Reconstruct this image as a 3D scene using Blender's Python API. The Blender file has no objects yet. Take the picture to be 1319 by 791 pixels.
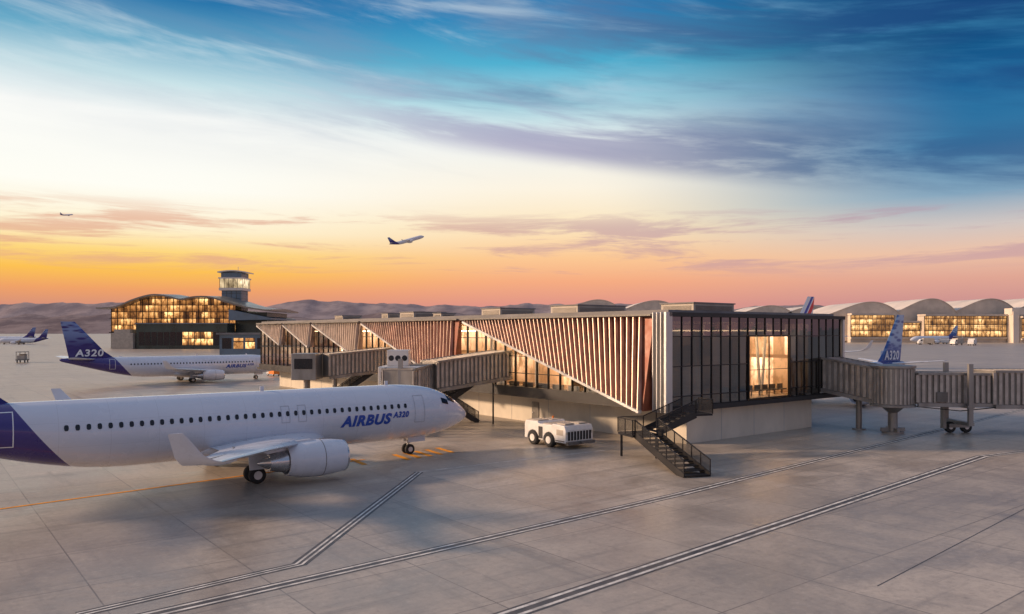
import bpy, bmesh, math, random
from mathutils import Vector, Matrix, noise
random.seed(4)
R=math.radians
S=bpy.context.scene
COL=S.collection
CH=9.4
def G(px,py,z=0.0):
    Y=1000*(CH-z)/(py-428); return Vector(((px-659.5)*Y/1000,Y,z))
def lin(c):
    return tuple(((v/255)/12.92 if v/255<=0.04045 else ((v/255+0.055)/1.055)**2.4) for v in c)+(1,)

# ------------------------------------------------------------ helpers
def chain(o):
    m=Matrix.Identity(4)
    while o is not None:
        m=o.matrix_basis@m; o=o.parent
    return m
class MB:
    def __init__(s): s.bm=bmesh.new()
    def face(s,pts):
        vs=[s.bm.verts.new(p) for p in pts]
        return s.bm.faces.new(vs)
    def hexa(s,p):
        v=[s.bm.verts.new(q) for q in p]
        for f in ((0,1,2,3),(7,6,5,4),(0,4,5,1),(1,5,6,2),(2,6,7,3),(3,7,4,0)):
            s.bm.faces.new([v[i] for i in f])
    def box(s,x0,x1,y0,y1,z0,z1):
        s.hexa([(x0,y0,z0),(x0,y1,z0),(x1,y1,z0),(x1,y0,z0),(x0,y0,z1),(x0,y1,z1),(x1,y1,z1),(x1,y0,z1)])
    def beam(s,a,b,w,h,up=(0,0,1)):
        a=Vector(a);b=Vector(b);d=(b-a).normalized();up=Vector(up)
        sd=d.cross(up)
        if sd.length<1e-4: sd=d.cross(Vector((0,1,0)))
        sd.normalize();u=sd.cross(d).normalized()
        sd*=w/2;u*=h/2
        s.hexa([a-sd-u,a+sd-u,a+sd+u,a-sd+u,b-sd-u,b+sd-u,b+sd+u,b-sd+u])
    def rings(s,rs,cap=True,close=True):
        V=[[s.bm.verts.new(p) for p in r] for r in rs]
        n=len(rs[0])
        for i in range(len(V)-1):
            for j in range(n if close else n-1):
                k=(j+1)%n
                s.bm.faces.new((V[i][j],V[i][k],V[i+1][k],V[i+1][j]))
        if cap:
            s.bm.faces.new(V[0]); s.bm.faces.new(list(reversed(V[-1])))
    def tube(s,a,b,r,n=10,r2=None):
        a=Vector(a);b=Vector(b);d=(b-a).normalized()
        x=d.orthogonal().normalized();y=d.cross(x)
        r2=r if r2 is None else r2
        s.rings([[a+(x*math.cos(t)+y*math.sin(t))*r for t in [2*math.pi*i/n for i in range(n)]],
                 [b+(x*math.cos(t)+y*math.sin(t))*r2 for t in [2*math.pi*i/n for i in range(n)]]])
    def lathe(s,prof,o=(0,0,0),axis='x',n=32,cap=False):
        rs=[]
        for a,r in prof:
            ring=[]
            for i in range(n):
                t=2*math.pi*i/n;c=math.cos(t)*r;q=math.sin(t)*r
                p={'x':(a,c,q),'y':(c,a,q),'z':(c,q,a)}[axis]
                ring.append((p[0]+o[0],p[1]+o[1],p[2]+o[2]))
            rs.append(ring)
        s.rings(rs,cap)
    def prism(s,poly,axis,a,b):
        def P(p,t):
            return {'x':(t,p[0],p[1]),'y':(p[0],t,p[1]),'z':(p[0],p[1],t)}[axis]
        s.rings([[P(p,a) for p in poly],[P(p,b) for p in poly]])
    def build(s,name,mat,parent=None,world=False,smooth=False,bevel=0,label=None):
        bmesh.ops.recalc_face_normals(s.bm,faces=s.bm.faces)
        me=bpy.data.meshes.new(name)
        if world and parent is not None:
            s.bm.transform(chain(parent).inverted())
        s.bm.to_mesh(me);s.bm.free()
        if mat: me.materials.append(mat)
        if smooth:
            me.shade_smooth()
            try: me.set_sharp_from_angle(angle=R(38))
            except Exception: pass
        o=bpy.data.objects.new(name,me);COL.objects.link(o)
        if parent is not None: o.parent=parent
        if bevel:
            m=o.modifiers.new('bevel','BEVEL');m.width=bevel;m.segments=2;m.limit_method='ANGLE'
        if label:o['label']=label
        return o
def empty(name,loc=(0,0,0),rz=0,label=None,cat=None,group=None):
    o=bpy.data.objects.new(name,None);COL.objects.link(o)
    o.location=loc;o.rotation_euler=(0,0,rz);o.empty_display_size=.5
    if label:o['label']=label
    if cat:o['category']=cat
    if group:o['group']=group
    return o
def tag(o,label,cat,group=None,kind=None):
    o['label']=label
    if kind:o['kind']=kind
    else:o['category']=cat
    if group:o['group']=group
def copy_tree(o,parent=None,skip=()):
    c=o.copy();COL.objects.link(c);c.parent=parent
    for ch in [x for x in CHD.get(o.name,[])]:
        if ch.name.split('.')[0] in skip: continue
        copy_tree(ch,c,skip)
    return c
CHD={}
def index_children():
    CHD.clear()
    for o in bpy.data.objects:
        if o.parent is not None: CHD.setdefault(o.parent.name,[]).append(o)

# ------------------------------------------------------------ materials
def new_mat(name):
    m=bpy.data.materials.new(name);m.use_nodes=True
    nt=m.node_tree;nt.nodes.clear()
    out=nt.nodes.new('ShaderNodeOutputMaterial')
    return m,nt,out
class NT:
    def __init__(s,nt): s.nt=nt
    def n(s,t,**kw):
        nd=s.nt.nodes.new(t)
        for k,v in kw.items(): setattr(nd,k,v)
        return nd
    def link(s,a,b): s.nt.links.new(a,b)
    def math(s,op,a,b=None,c=None,clamp=False):
        nd=s.n('ShaderNodeMath',operation=op);nd.use_clamp=clamp
        for i,v in enumerate((a,b,c)):
            if v is None: continue
            if isinstance(v,(int,float)): nd.inputs[i].default_value=v
            else: s.link(v,nd.inputs[i])
        return nd.outputs[0]
    def sstep(s,v,a,b,to0=0,to1=1):
        nd=s.n('ShaderNodeMapRange',interpolation_type='SMOOTHSTEP')
        s.link(v,nd.inputs[0]);nd.inputs[1].default_value=a;nd.inputs[2].default_value=b
        nd.inputs[3].default_value=to0;nd.inputs[4].default_value=to1
        return nd.outputs[0]
    def mix(s,f,a,b,blend='MIX'):
        nd=s.n('ShaderNodeMix',data_type='RGBA',blend_type=blend)
        for i,v in ((0,f),(6,a),(7,b)):
            if isinstance(v,(int,float)): nd.inputs[i].default_value=v
            elif isinstance(v,tuple): nd.inputs[i].default_value=v
            else: s.link(v,nd.inputs[i])
        return nd.outputs[2]
    def noise(s,vec,scale,detail=4,rough=.55,dist=0):
        nd=s.n('ShaderNodeTexNoise');
        if vec is not None: s.link(vec,nd.inputs['Vector'])
        nd.inputs['Scale'].default_value=scale;nd.inputs['Detail'].default_value=detail
        nd.inputs['Roughness'].default_value=rough;nd.inputs['Distortion'].default_value=dist
        return nd.outputs[0]
    def ramp(s,f,stops,interp='LINEAR'):
        nd=s.n('ShaderNodeValToRGB');cr=nd.color_ramp;cr.interpolation=interp
        while len(cr.elements)>1: cr.elements.remove(cr.elements[-1])
        cr.elements[0].position=stops[0][0];cr.elements[0].color=stops[0][1]
        for p,c in stops[1:]:
            e=cr.elements.new(p);e.color=c
        s.link(f,nd.inputs[0]);return nd.outputs[0]
    def comb(s,x,y,z):
        nd=s.n('ShaderNodeCombineXYZ')
        for i,v in enumerate((x,y,z)):
            if isinstance(v,(int,float)): nd.inputs[i].default_value=v
            else: s.link(v,nd.inputs[i])
        return nd.outputs[0]
def M(name,col,rough=.5,metal=0,var=.18,scale=1.5,bump=0,coat=0,stretch=(1,1,1)):
    m,nt,out=new_mat(name);N=NT(nt)
    tc=N.n('ShaderNodeTexCoord');mp=N.n('ShaderNodeMapping');mp.inputs['Scale'].default_value=stretch
    N.link(tc.outputs['Object'],mp.inputs[0])
    f=N.noise(mp.outputs[0],scale,6,.6)
    b=N.n('ShaderNodeBsdfPrincipled')
    c1=tuple(max(0,x*(1-var)) for x in col)+(1,);c2=tuple(min(1,x*(1+var)) for x in col)+(1,)
    g=N.sstep(f,.3,.7)
    N.link(N.mix(g,c1,c2),b.inputs['Base Color'])
    N.link(N.math('MULTIPLY_ADD',g,.16,max(0.02,rough-.08)),b.inputs['Roughness'])
    b.inputs['Metallic'].default_value=metal
    if coat: b.inputs['Coat Weight'].default_value=coat;b.inputs['Coat Roughness'].default_value=.08
    if bump:
        bp=N.n('ShaderNodeBump');bp.inputs['Strength'].default_value=bump;bp.inputs['Distance'].default_value=.02
        N.link(f,bp.inputs['Height']);N.link(bp.outputs[0],b.inputs['Normal'])
    N.link(b.outputs[0],out.inputs[0]);return m
def EM(name,col,strength):
    m,nt,out=new_mat(name);N=NT(nt)
    tc=N.n('ShaderNodeTexCoord');f=N.noise(tc.outputs['Object'],2,3)
    e=N.n('ShaderNodeEmission');N.link(N.mix(f,tuple(c*.8 for c in col)+(1,),tuple(col)+(1,)),e.inputs[0])
    e.inputs[1].default_value=strength;N.link(e.outputs[0],out.inputs[0]);return m
def GLASS(name,trans,tint,rough=.03,add=0.0,dif=.25):
    m,nt,out=new_mat(name);N=NT(nt)
    tc=N.n('ShaderNodeTexCoord');f=N.noise(tc.outputs['Object'],.35,2)
    t=N.n('ShaderNodeBsdfTransparent');t.inputs[0].default_value=(trans[0],trans[1],trans[2],1)
    d=N.n('ShaderNodeBsdfDiffuse');N.link(N.mix(f,tuple(x*.7 for x in tint)+(1,),tuple(tint)+(1,)),d.inputs[0])
    a=N.n('ShaderNodeMixShader');a.inputs[0].default_value=dif;N.link(t.outputs[0],a.inputs[1]);N.link(d.outputs[0],a.inputs[2])
    g=N.n('ShaderNodeBsdfGlossy');g.inputs['Roughness'].default_value=rough;g.inputs[0].default_value=(.80,.92,1,1)
    ge=N.n('ShaderNodeNewGeometry');vm=N.n('ShaderNodeVectorMath',operation='DOT_PRODUCT')
    N.link(ge.outputs['Incoming'],vm.inputs[0]);N.link(ge.outputs['True Normal'],vm.inputs[1])
    c=N.math('ABSOLUTE',vm.outputs['Value']);k=N.math('POWER',N.math('SUBTRACT',1.0,c,clamp=True),5)
    fr=N.math('MULTIPLY_ADD',k,.9,.05+add,clamp=True)
    s=N.n('ShaderNodeMixShader');N.link(fr,s.inputs[0])
    N.link(a.outputs[0],s.inputs[1]);N.link(g.outputs[0],s.inputs[2]);N.link(s.outputs[0],out.inputs[0]);return m
def LIT(name,dark,c1,c2,strength,cw=3.6,chh=4.0,lo=.2,z0=0,ns=.9,ax='x'):
    m,nt,out=new_mat(name);N=NT(nt)
    tc=N.n('ShaderNodeTexCoord');sp=N.n('ShaderNodeSeparateXYZ');N.link(tc.outputs['Object'],sp.inputs[0])
    src=sp.outputs[0] if ax=='x' else N.math('ADD',sp.outputs[0],sp.outputs[1])
    xx=N.math('MULTIPLY',src,1/cw);zz=N.math('MULTIPLY',N.math('SUBTRACT',sp.outputs[2],z0),1/chh)
    wn=N.n('ShaderNodeTexWhiteNoise');N.link(N.comb(N.math('FLOOR',xx),3.0,N.math('FLOOR',zz)),wn.inputs['Vector'])
    cell=N.sstep(wn.outputs[0],.05,.75,lo,1)
    big=N.sstep(N.noise(tc.outputs['Object'],.07,3),.38,.6,.3,1)
    fz=N.math('FRACT',zz);grad=N.sstep(fz,.0,.9,.35,1.0)
    slab=N.math('GREATER_THAN',fz,.10)
    mp=N.n('ShaderNodeMapping');mp.inputs['Scale'].default_value=(1,1,.45);N.link(tc.outputs['Object'],mp.inputs[0])
    cl=N.sstep(N.noise(mp.outputs[0],ns,4,.7),.36,.56,.25,1)
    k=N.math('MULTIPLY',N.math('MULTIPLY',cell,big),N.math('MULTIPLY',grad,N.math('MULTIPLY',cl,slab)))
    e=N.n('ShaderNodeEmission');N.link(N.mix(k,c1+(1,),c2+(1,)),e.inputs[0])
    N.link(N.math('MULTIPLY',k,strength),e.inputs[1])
    b=N.n('ShaderNodeBsdfPrincipled');b.inputs['Base Color'].default_value=dark+(1,);b.inputs['Roughness'].default_value=.12 if ax=='x' else .6
    a=N.n('ShaderNodeAddShader');N.link(e.outputs[0],a.inputs[0]);N.link(b.outputs[0],a.inputs[1]);N.link(a.outputs[0],out.inputs[0]);return m

MAT={}
MAT['white']=M('aircraft white',(.66,.69,.76),.3,0,.05,.6,coat=.5)
MAT['wing']=M('wing grey white',(.62,.66,.73),.32,.1,.08,.8,coat=.4)
MAT['metal']=M('bare metal',(.6,.6,.62),.25,.95,.1,2)
MAT['darkmetal']=M('dark metal',(.03,.03,.034),.45,.5,.3,3)
MAT['rubber']=M('tyre rubber',(.025,.025,.026),.8,0,.3,4)
MAT['pane']=M('cabin window pane',(.012,.014,.02),.12,0,.2,2)
MAT['navy']=M('blue lettering',(.02,.075,.40),.35,0,.1,1)
MAT['wtext']=M('white lettering',(.75,.78,.82),.4,0,.05,1)
MAT['seam']=M('door seam grey',(.36,.38,.42),.5,0,.1,1)
MAT['alu']=M('light aluminium cladding',(.62,.61,.60),.35,.5,.10,.7,stretch=(1,1,.2))
MAT['steel']=M('bridge grey steel',(.29,.275,.26),.42,.45,.22,.9,stretch=(1,1,.3))
MAT['rib']=M('bridge rib panel',(.45,.41,.37),.42,.35,.2,1.2)
MAT['roofm']=M('grey roof membrane',(.20,.19,.19),.7,0,.25,.3)
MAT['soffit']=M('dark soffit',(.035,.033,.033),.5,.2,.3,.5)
MAT['concrete']=M('cream concrete wall',(.66,.60,.50),.75,0,.10,.35,bump=.2,stretch=(1,1,.5))
MAT['copper']=M('bronze metallic fin',(.60,.42,.33),.36,.35,.25,1.5,stretch=(1,1,.3))
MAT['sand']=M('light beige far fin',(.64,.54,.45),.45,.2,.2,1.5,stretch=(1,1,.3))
MAT['copperback']=M('red brown backing sheet',(.22,.065,.035),.5,.2,.3,1)
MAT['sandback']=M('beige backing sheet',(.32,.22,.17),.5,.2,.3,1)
MAT['mullion']=M('black mullion',(.014,.014,.016),.4,.3,.2,2)
MAT['unit']=M('rooftop unit beige',(.44,.39,.33),.6,.1,.15,.7)
MAT['louvre']=M('louvre grey',(.16,.15,.14),.5,.4,.2,1)
MAT['inter']=M('interior floor',(.45,.34,.24),.3,0,.2,.5)
MAT['cream']=M('white tractor paint',(.76,.74,.70),.4,0,.10,1.5,coat=.3)
MAT['orange']=M('orange beacon',(.8,.22,.02),.4,0,.1,3)
MAT['yellow']=M('worn orange yellow paint',(.85,.34,.012),.7,0,.2,1.2)
MAT['wpaint']=M('worn white paint',(.62,.60,.56),.6,0,.35,1.6)
MAT['bpaint']=M('worn black border paint',(.09,.083,.08),.5,0,.4,1.1)
MAT['vault']=M('beige vault roof',(.74,.65,.56),.5,.0,.10,.05)
MAT['beige']=M('beige pier cladding',(.62,.53,.44),.7,0,.15,.1)
MAT['towerc']=M('blue grey tower cladding',(.12,.18,.25),.35,.3,.15,.3)
MAT['pavroof']=M('bronze curved roof',(.24,.22,.20),.35,.5,.25,.05)
MAT['greenglass']=M('green grey cladding',(.045,.065,.062),.3,.2,.3,.1)
MAT['lamp']=EM('warm ceiling lamp',(1,.68,.38),20)
MAT['headl']=M('headlight lens',(.6,.55,.45),.15,0,.1,5)
MAT['gdark']=GLASS('smoked facade glass',(.045,.042,.040),(.010,.013,.018),.02,.10,.40)
MAT['gmid']=GLASS('grey facade glass',(.07,.066,.064),(.018,.024,.032),.02,.15,.40)
MAT['gside']=GLASS('grey side glass',(.40,.36,.33),(.020,.024,.030),.02,.03,.30)
MAT['gclear']=GLASS('clear facade glass',(.95,.93,.89),(.02,.02,.02),.02,0.0,.03)
MAT['litfar']=LIT('lit pavilion glazing',(.03,.03,.03),(1,.34,.06),(1,.68,.28),2.2,3.6,3.85,.10,9.5,.8)
MAT['litwarm']=LIT('lit far terminal glazing',(.05,.04,.035),(1,.42,.10),(1,.66,.30),2.1,4.0,5.4,.5,5,.5)
MAT['glowshop']=LIT('self glowing shop wall',(.45,.30,.19),(1,.46,.18),(1,.80,.55),2.6,1.3,3.4,.2,3.4,1.1,'xy')  # wall emits its own warm glow in place of interior lighting
MAT['cab']=LIT('lit control cab glazing',(.03,.03,.03),(1,.72,.38),(1,.86,.6),2.6,3,12,.7,34,.3)
MAT['blueroof']=M('slate blue sheet roof',(.14,.19,.25),.4,.4,.15,.2)
def mesh_mat():
    m,nt,out=new_mat('perforated black infill');N=NT(nt)
    tc=N.n('ShaderNodeTexCoord');f=N.noise(tc.outputs['Object'],3,3)
    t=N.n('ShaderNodeBsdfTransparent');b=N.n('ShaderNodeBsdfPrincipled')
    N.link(N.mix(f,(.012,.012,.014,1),(.03,.03,.032,1)),b.inputs['Base Color']);b.inputs['Roughness'].default_value=.5
    s=N.n('ShaderNodeMixShader');s.inputs[0].default_value=.6
    N.link(t.outputs[0],s.inputs[1]);N.link(b.outputs[0],s.inputs[2]);N.link(s.outputs[0],out.inputs[0]);return m
MAT['infill']=mesh_mat()

def fus_mat():
    m,nt,out=new_mat('aircraft fuselage livery');N=NT(nt)
    tc=N.n('ShaderNodeTexCoord');sp=N.n('ShaderNodeSeparateXYZ');N.link(tc.outputs['Object'],sp.inputs[0])
    x,y,z=sp.outputs
    zn=N.math('MULTIPLY',N.math('SUBTRACT',z,1.05),.24,clamp=True)
    lim=N.math('MULTIPLY_ADD',N.math('POWER',zn,.75),-3.6,-26.1)
    mask=N.math('LESS_THAN',x,lim)
    f=N.noise(tc.outputs['Object'],.5,6,.6)
    white=N.mix(f,(.60,.64,.74,1),(.71,.74,.81,1))
    fx=N.math('FRACT',N.math('MULTIPLY',x,.4));jx=N.math('LESS_THAN',fx,.010)
    fz=N.math('FRACT',N.math('MULTIPLY',z,.75));jz=N.math('LESS_THAN',fz,.012)
    j=N.math('MAXIMUM',jx,jz)
    white=N.mix(N.math('MULTIPLY',j,.2),white,(.2,.2,.22,1))
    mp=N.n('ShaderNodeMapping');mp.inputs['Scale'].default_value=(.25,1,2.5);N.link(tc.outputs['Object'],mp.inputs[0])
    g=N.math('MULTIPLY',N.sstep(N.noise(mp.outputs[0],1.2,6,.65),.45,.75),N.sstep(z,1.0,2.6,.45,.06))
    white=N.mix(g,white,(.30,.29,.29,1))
    col=N.mix(mask,white,N.mix(f,(.022,.012,.15,1),(.04,.022,.22,1)))
    b=N.n('ShaderNodeBsdfPrincipled');N.link(col,b.inputs['Base Color'])
    N.link(N.math('MULTIPLY_ADD',f,.15,.20),b.inputs['Roughness'])
    b.inputs['Coat Weight'].default_value=.6;b.inputs['Coat Roughness'].default_value=.07
    N.link(b.outputs[0],out.inputs[0]);return m
def fin_mat(name,c0,c1,c2,zlo,zhi):
    m,nt,out=new_mat(name);N=NT(nt)
    tc=N.n('ShaderNodeTexCoord');sp=N.n('ShaderNodeSeparateXYZ');N.link(tc.outputs['Object'],sp.inputs[0])
    mp=N.n('ShaderNodeMapping');mp.inputs['Rotation'].default_value=(0,R(35),0);mp.inputs['Scale'].default_value=(.5,1,1.7)
    N.link(tc.outputs['Object'],mp.inputs[0])
    v=N.n('ShaderNodeTexVoronoi');N.link(mp.outputs[0],v.inputs['Vector']);v.inputs['Scale'].default_value=1.1
    k=N.math('MULTIPLY',N.sstep(v.outputs['Distance'],.25,.6),N.sstep(sp.outputs[2],zlo,zhi))
    sw=N.sstep(N.math('ADD',sp.outputs[2],N.math('MULTIPLY',sp.outputs[0],.9)),-21.3,-21.0)
    base=N.mix(N.math('MULTIPLY',sw,.5),c0,c1)
    col=N.mix(N.math('MULTIPLY',k,.8),base,c2)
    b=N.n('ShaderNodeBsdfPrincipled');N.link(col,b.inputs['Base Color']);b.inputs['Roughness'].default_value=.3
    N.link(b.outputs[0],out.inputs[0]);return m
def stripefin_mat():
    m,nt,out=new_mat('striped tail fin livery');N=NT(nt)
    tc=N.n('ShaderNodeTexCoord');sp=N.n('ShaderNodeSeparateXYZ');N.link(tc.outputs['Object'],sp.inputs[0])
    q=N.math('ADD',sp.outputs[0],N.math('MULTIPLY',sp.outputs[2],.85))
    f=N.math('MULTIPLY_ADD',N.math('ADD',q,29.2),1/4.2,0,clamp=True)
    nz=N.noise(tc.outputs['Object'],.7,3)
    col=N.ramp(f,[(0,(.88,.88,.90,1)),(.12,(.80,.02,.03,1)),(.40,(.88,.88,.90,1)),(.48,(.02,.06,.45,1)),(.66,(.88,.88,.90,1))],'CONSTANT')
    col=N.mix(N.math('MULTIPLY',nz,.06),col,(.4,.4,.4,1))
    b=N.n('ShaderNodeBsdfPrincipled');N.link(col,b.inputs['Base Color']);b.inputs['Roughness'].default_value=.35
    N.link(b.outputs[0],out.inputs[0]);return m
MAT['fus']=fus_mat()
MAT['fin']=fin_mat('purple tail fin livery',(.02,.014,.16,1),(.05,.10,.42,1),(.22,.34,.62,1),6.5,10.5)
MAT['fin2']=fin_mat('patterned blue tail fin livery',(.02,.09,.34,1),(.06,.24,.58,1),(.42,.60,.80,1),5.5,8.5)
MAT['sfin']=stripefin_mat()

BA=R(38);CB,SB=math.cos(BA),math.sin(BA)
def ground_mat():
    m,nt,out=new_mat('apron concrete');N=NT(nt)
    tc=N.n('ShaderNodeTexCoord');mp=N.n('ShaderNodeMapping');mp.inputs['Rotation'].default_value=(0,0,-BA)
    N.link(tc.outputs['Object'],mp.inputs[0]);V=mp.outputs[0]
    sp=N.n('ShaderNodeSeparateXYZ');N.link(V,sp.inputs[0]);x,y,z=sp.outputs
    big=N.noise(V,.03,5,.6,.6);mid=N.noise(V,.22,9,.74,.6);fine=N.noise(V,3.0,9,.78);grain=N.noise(V,40,3,.7)
    st=N.n('ShaderNodeMapping');st.inputs['Scale'].default_value=(.05,.9,1);N.link(V,st.inputs[0])
    streak=N.noise(st.outputs[0],1,8,.7,.4)
    st2=N.n('ShaderNodeMapping');st2.inputs['Scale'].default_value=(.6,.05,1);N.link(V,st2.inputs[0])
    streak2=N.noise(st2.outputs[0],1,7,.7,.4)
    col=N.mix(N.sstep(mid,.32,.68),(.32,.275,.23,1),(.56,.49,.41,1))
    col=N.mix(N.math('MULTIPLY',N.sstep(big,.40,.60),.5),col,(.32,.28,.245,1))
    col=N.mix(N.math('MULTIPLY',N.sstep(streak,.50,.70),.6),col,(.17,.15,.135,1))
    col=N.mix(N.math('MULTIPLY',N.sstep(streak2,.54,.70),.5),col,(.17,.15,.135,1))
    col=N.mix(N.math('MULTIPLY',N.sstep(fine,.48,.72),.6),col,(.20,.175,.155,1))
    col=N.mix(N.math('MULTIPLY',N.sstep(fine,.48,.28),.45),col,(.68,.61,.52,1))
    col=N.mix(N.math('MULTIPLY',grain,.15),col,(.56,.51,.44,1))
    P=5.4
    sx=N.math('FLOOR',N.math('MULTIPLY',x,1/P));sy=N.math('FLOOR',N.math('MULTIPLY',y,1/P))
    wn=N.n('ShaderNodeTexWhiteNoise');N.link(N.comb(sx,sy,0),wn.inputs['Vector'])
    col=N.mix(N.math('MULTIPLY',wn.outputs[0],.28),col,(.21,.19,.17,1))
    def joint(c,w,p):
        fr=N.math('FRACT',N.math('MULTIPLY',c,1/p))
        d=N.math('ABSOLUTE',N.math('SUBTRACT',fr,.5));return N.math('GREATER_THAN',d,.5-w/p)
    wob=N.math('MULTIPLY_ADD',fine,.04,0)
    j=N.math('MAXIMUM',joint(N.math('ADD',x,wob),.028,P),joint(N.math('ADD',y,wob),.028,P))
    col=N.mix(N.math('MULTIPLY',j,N.sstep(mid,.3,.6,.2,.65)),col,(.10,.088,.082,1))
    vo=N.n('ShaderNodeTexVoronoi');N.link(V,vo.inputs['Vector']);vo.inputs['Scale'].default_value=.16
    sp2=N.math('MULTIPLY',N.sstep(vo.outputs['Distance'],.0,.2,1,0),N.sstep(mid,.4,.6,0,.6))
    col=N.mix(sp2,col,(.12,.105,.098,1))
    b=N.n('ShaderNodeBsdfPrincipled');N.link(col,b.inputs['Base Color'])
    rg=N.math('ADD',N.sstep(mid,.3,.7,.22,.42),N.math('MULTIPLY',fine,.14))
    N.link(rg,b.inputs['Roughness']);b.inputs['Specular IOR Level'].default_value=.6
    bp=N.n('ShaderNodeBump');bp.inputs['Strength'].default_value=.3;bp.inputs['Distance'].default_value=.02
    N.link(N.math('ADD',N.math('MULTIPLY',fine,.8),N.math('MULTIPLY',j,-.6)),bp.inputs['Height']);N.link(bp.outputs[0],b.inputs['Normal'])
    N.link(b.outputs[0],out.inputs[0]);return m
MAT['ground']=ground_mat()
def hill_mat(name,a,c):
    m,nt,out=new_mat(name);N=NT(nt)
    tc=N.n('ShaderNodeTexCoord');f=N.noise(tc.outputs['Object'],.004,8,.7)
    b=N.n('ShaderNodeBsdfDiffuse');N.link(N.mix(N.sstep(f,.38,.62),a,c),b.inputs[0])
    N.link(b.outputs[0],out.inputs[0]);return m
MAT['hill']=hill_mat('haze tinted far hills',(.23,.20,.22,1),(.36,.31,.32,1))  # distance haze is mixed into the diffuse colour of the hills
MAT['hill2']=hill_mat('haze tinted foothills',(.17,.14,.15,1),(.30,.25,.25,1))  # haze painted into the colour here too, in a darker tone

# ------------------------------------------------------------ world
w=bpy.data.worlds.new('World');S.world=w;w.use_nodes=True
nt=w.node_tree;nt.nodes.clear();N=NT(nt)
wo=nt.nodes.new('ShaderNodeOutputWorld');bg=nt.nodes.new('ShaderNodeBackground')
tc=N.n('ShaderNodeTexCoord');sp=N.n('ShaderNodeSeparateXYZ');N.link(tc.outputs['Generated'],sp.inputs[0])
x,y,z=sp.outputs
h=N.math('SQRT',N.math('ADD',N.math('MULTIPLY',x,x),N.math('MULTIPLY',y,y)))
h=N.math('MAXIMUM',h,.02)
t=N.math('DIVIDE',z,h);s=N.math('DIVIDE',x,h)
tv=N.math('MULTIPLY',t,2.0,clamp=True)
def rp(l): return N.ramp(tv,[(p,lin(c)) for p,c in l],'LINEAR')
A=rp([(0,(186,138,130)),(.06,(214,146,122)),(.10,(240,162,104)),(.145,(253,194,84)),(.19,(254,216,128)),(.245,(255,242,208)),(.34,(255,254,245)),(.51,(250,251,248)),(.59,(200,226,232)),(.68,(104,170,200)),(.79,(40,116,170)),(1,(18,74,132))])
B=rp([(0,(202,148,146)),(.07,(224,150,136)),(.13,(246,172,130)),(.19,(252,200,148)),(.27,(253,230,190)),(.37,(253,244,226)),(.48,(240,243,240)),(.59,(164,213,226)),(.69,(80,178,210)),(.82,(28,134,190)),(1,(15,86,146))])
C=rp([(0,(182,140,148)),(.07,(206,148,144)),(.12,(224,166,148)),(.18,(236,194,168)),(.24,(208,198,194)),(.31,(134,168,192)),(.42,(56,124,168)),(.56,(26,100,152)),(.70,(13,68,118)),(1,(8,48,94))])
base=N.mix(N.sstep(s,-.42,.06),A,B);base=N.mix(N.sstep(s,.08,.52),base,C)
tt=N.math('MULTIPLY_ADD',s,.14,t)
yy=N.math('MULTIPLY',y,.25)
v1=N.comb(N.math('MULTIPLY',s,2.0),N.math('MULTIPLY',tt,12),N.math('ADD',yy,.7))
n1=N.noise(v1,1.0,9,.58,.45)
v2=N.comb(N.math('MULTIPLY',s,2.8),N.math('MULTIPLY',tt,17),N.math('ADD',yy,5.3))
n2=N.noise(v2,1.2,9,.60,.45)
v3=N.comb(N.math('MULTIPLY_ADD',s,4.5,9),N.math('MULTIPLY',t,45),N.math('ADD',yy,2.1))
n3=N.noise(v3,1.0,9,.63,.4)
up=N.sstep(t,.18,.28)
dark=N.math('MULTIPLY',N.sstep(n1,.44,.66),N.math('MULTIPLY',up,N.sstep(s,-.55,.2,.15,.78)))
cd=N.mix(N.sstep(s,-.3,.45),lin((126,150,184)),lin((34,78,132)))
c0=N.mix(dark,base,cd)
pale=N.math('MULTIPLY',N.sstep(n2,.46,.72),N.sstep(t,.2,.32,0,.48))
cp=N.mix(N.sstep(s,-.2,.5),lin((225,236,240)),lin((70,150,194)))
c0=N.mix(pale,c0,cp)
bank=N.math('MULTIPLY',N.sstep(tt,.215,.245),N.sstep(tt,.27,.32,1,0))
bank=N.math('MULTIPLY',bank,N.math('MULTIPLY',N.sstep(n2,.38,.58),N.sstep(s,-.38,.02,.0,.68)))
c0=N.mix(bank,c0,N.mix(N.sstep(s,.0,.4),lin((152,146,184)),lin((52,92,140))))
low=N.math('MULTIPLY',N.math('MULTIPLY',N.sstep(t,.06,.09),N.sstep(t,.13,.165,1,0)),N.sstep(n3,.48,.62))
cl=N.mix(N.sstep(s,-.4,.2),lin((226,166,140)),lin((184,146,164)))
c0=N.mix(N.math('MULTIPLY',low,N.sstep(s,-.5,.6,.7,.55)),c0,cl)
zen_fill=N.sstep(t,.52,1.2,0,.85)  # upper sky outside the frame, made paler to lift the ambient light
c0=N.mix(zen_fill,c0,lin((166,174,194)))
back=N.math('MULTIPLY',N.sstep(y,.15,-.45,0,.7),N.sstep(t,-.02,.25))  # unseen sky behind the camera, added pale tone as fill light
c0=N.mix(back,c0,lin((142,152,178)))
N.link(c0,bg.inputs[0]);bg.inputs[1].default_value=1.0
N.link(bg.outputs[0],wo.inputs[0])

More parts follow.
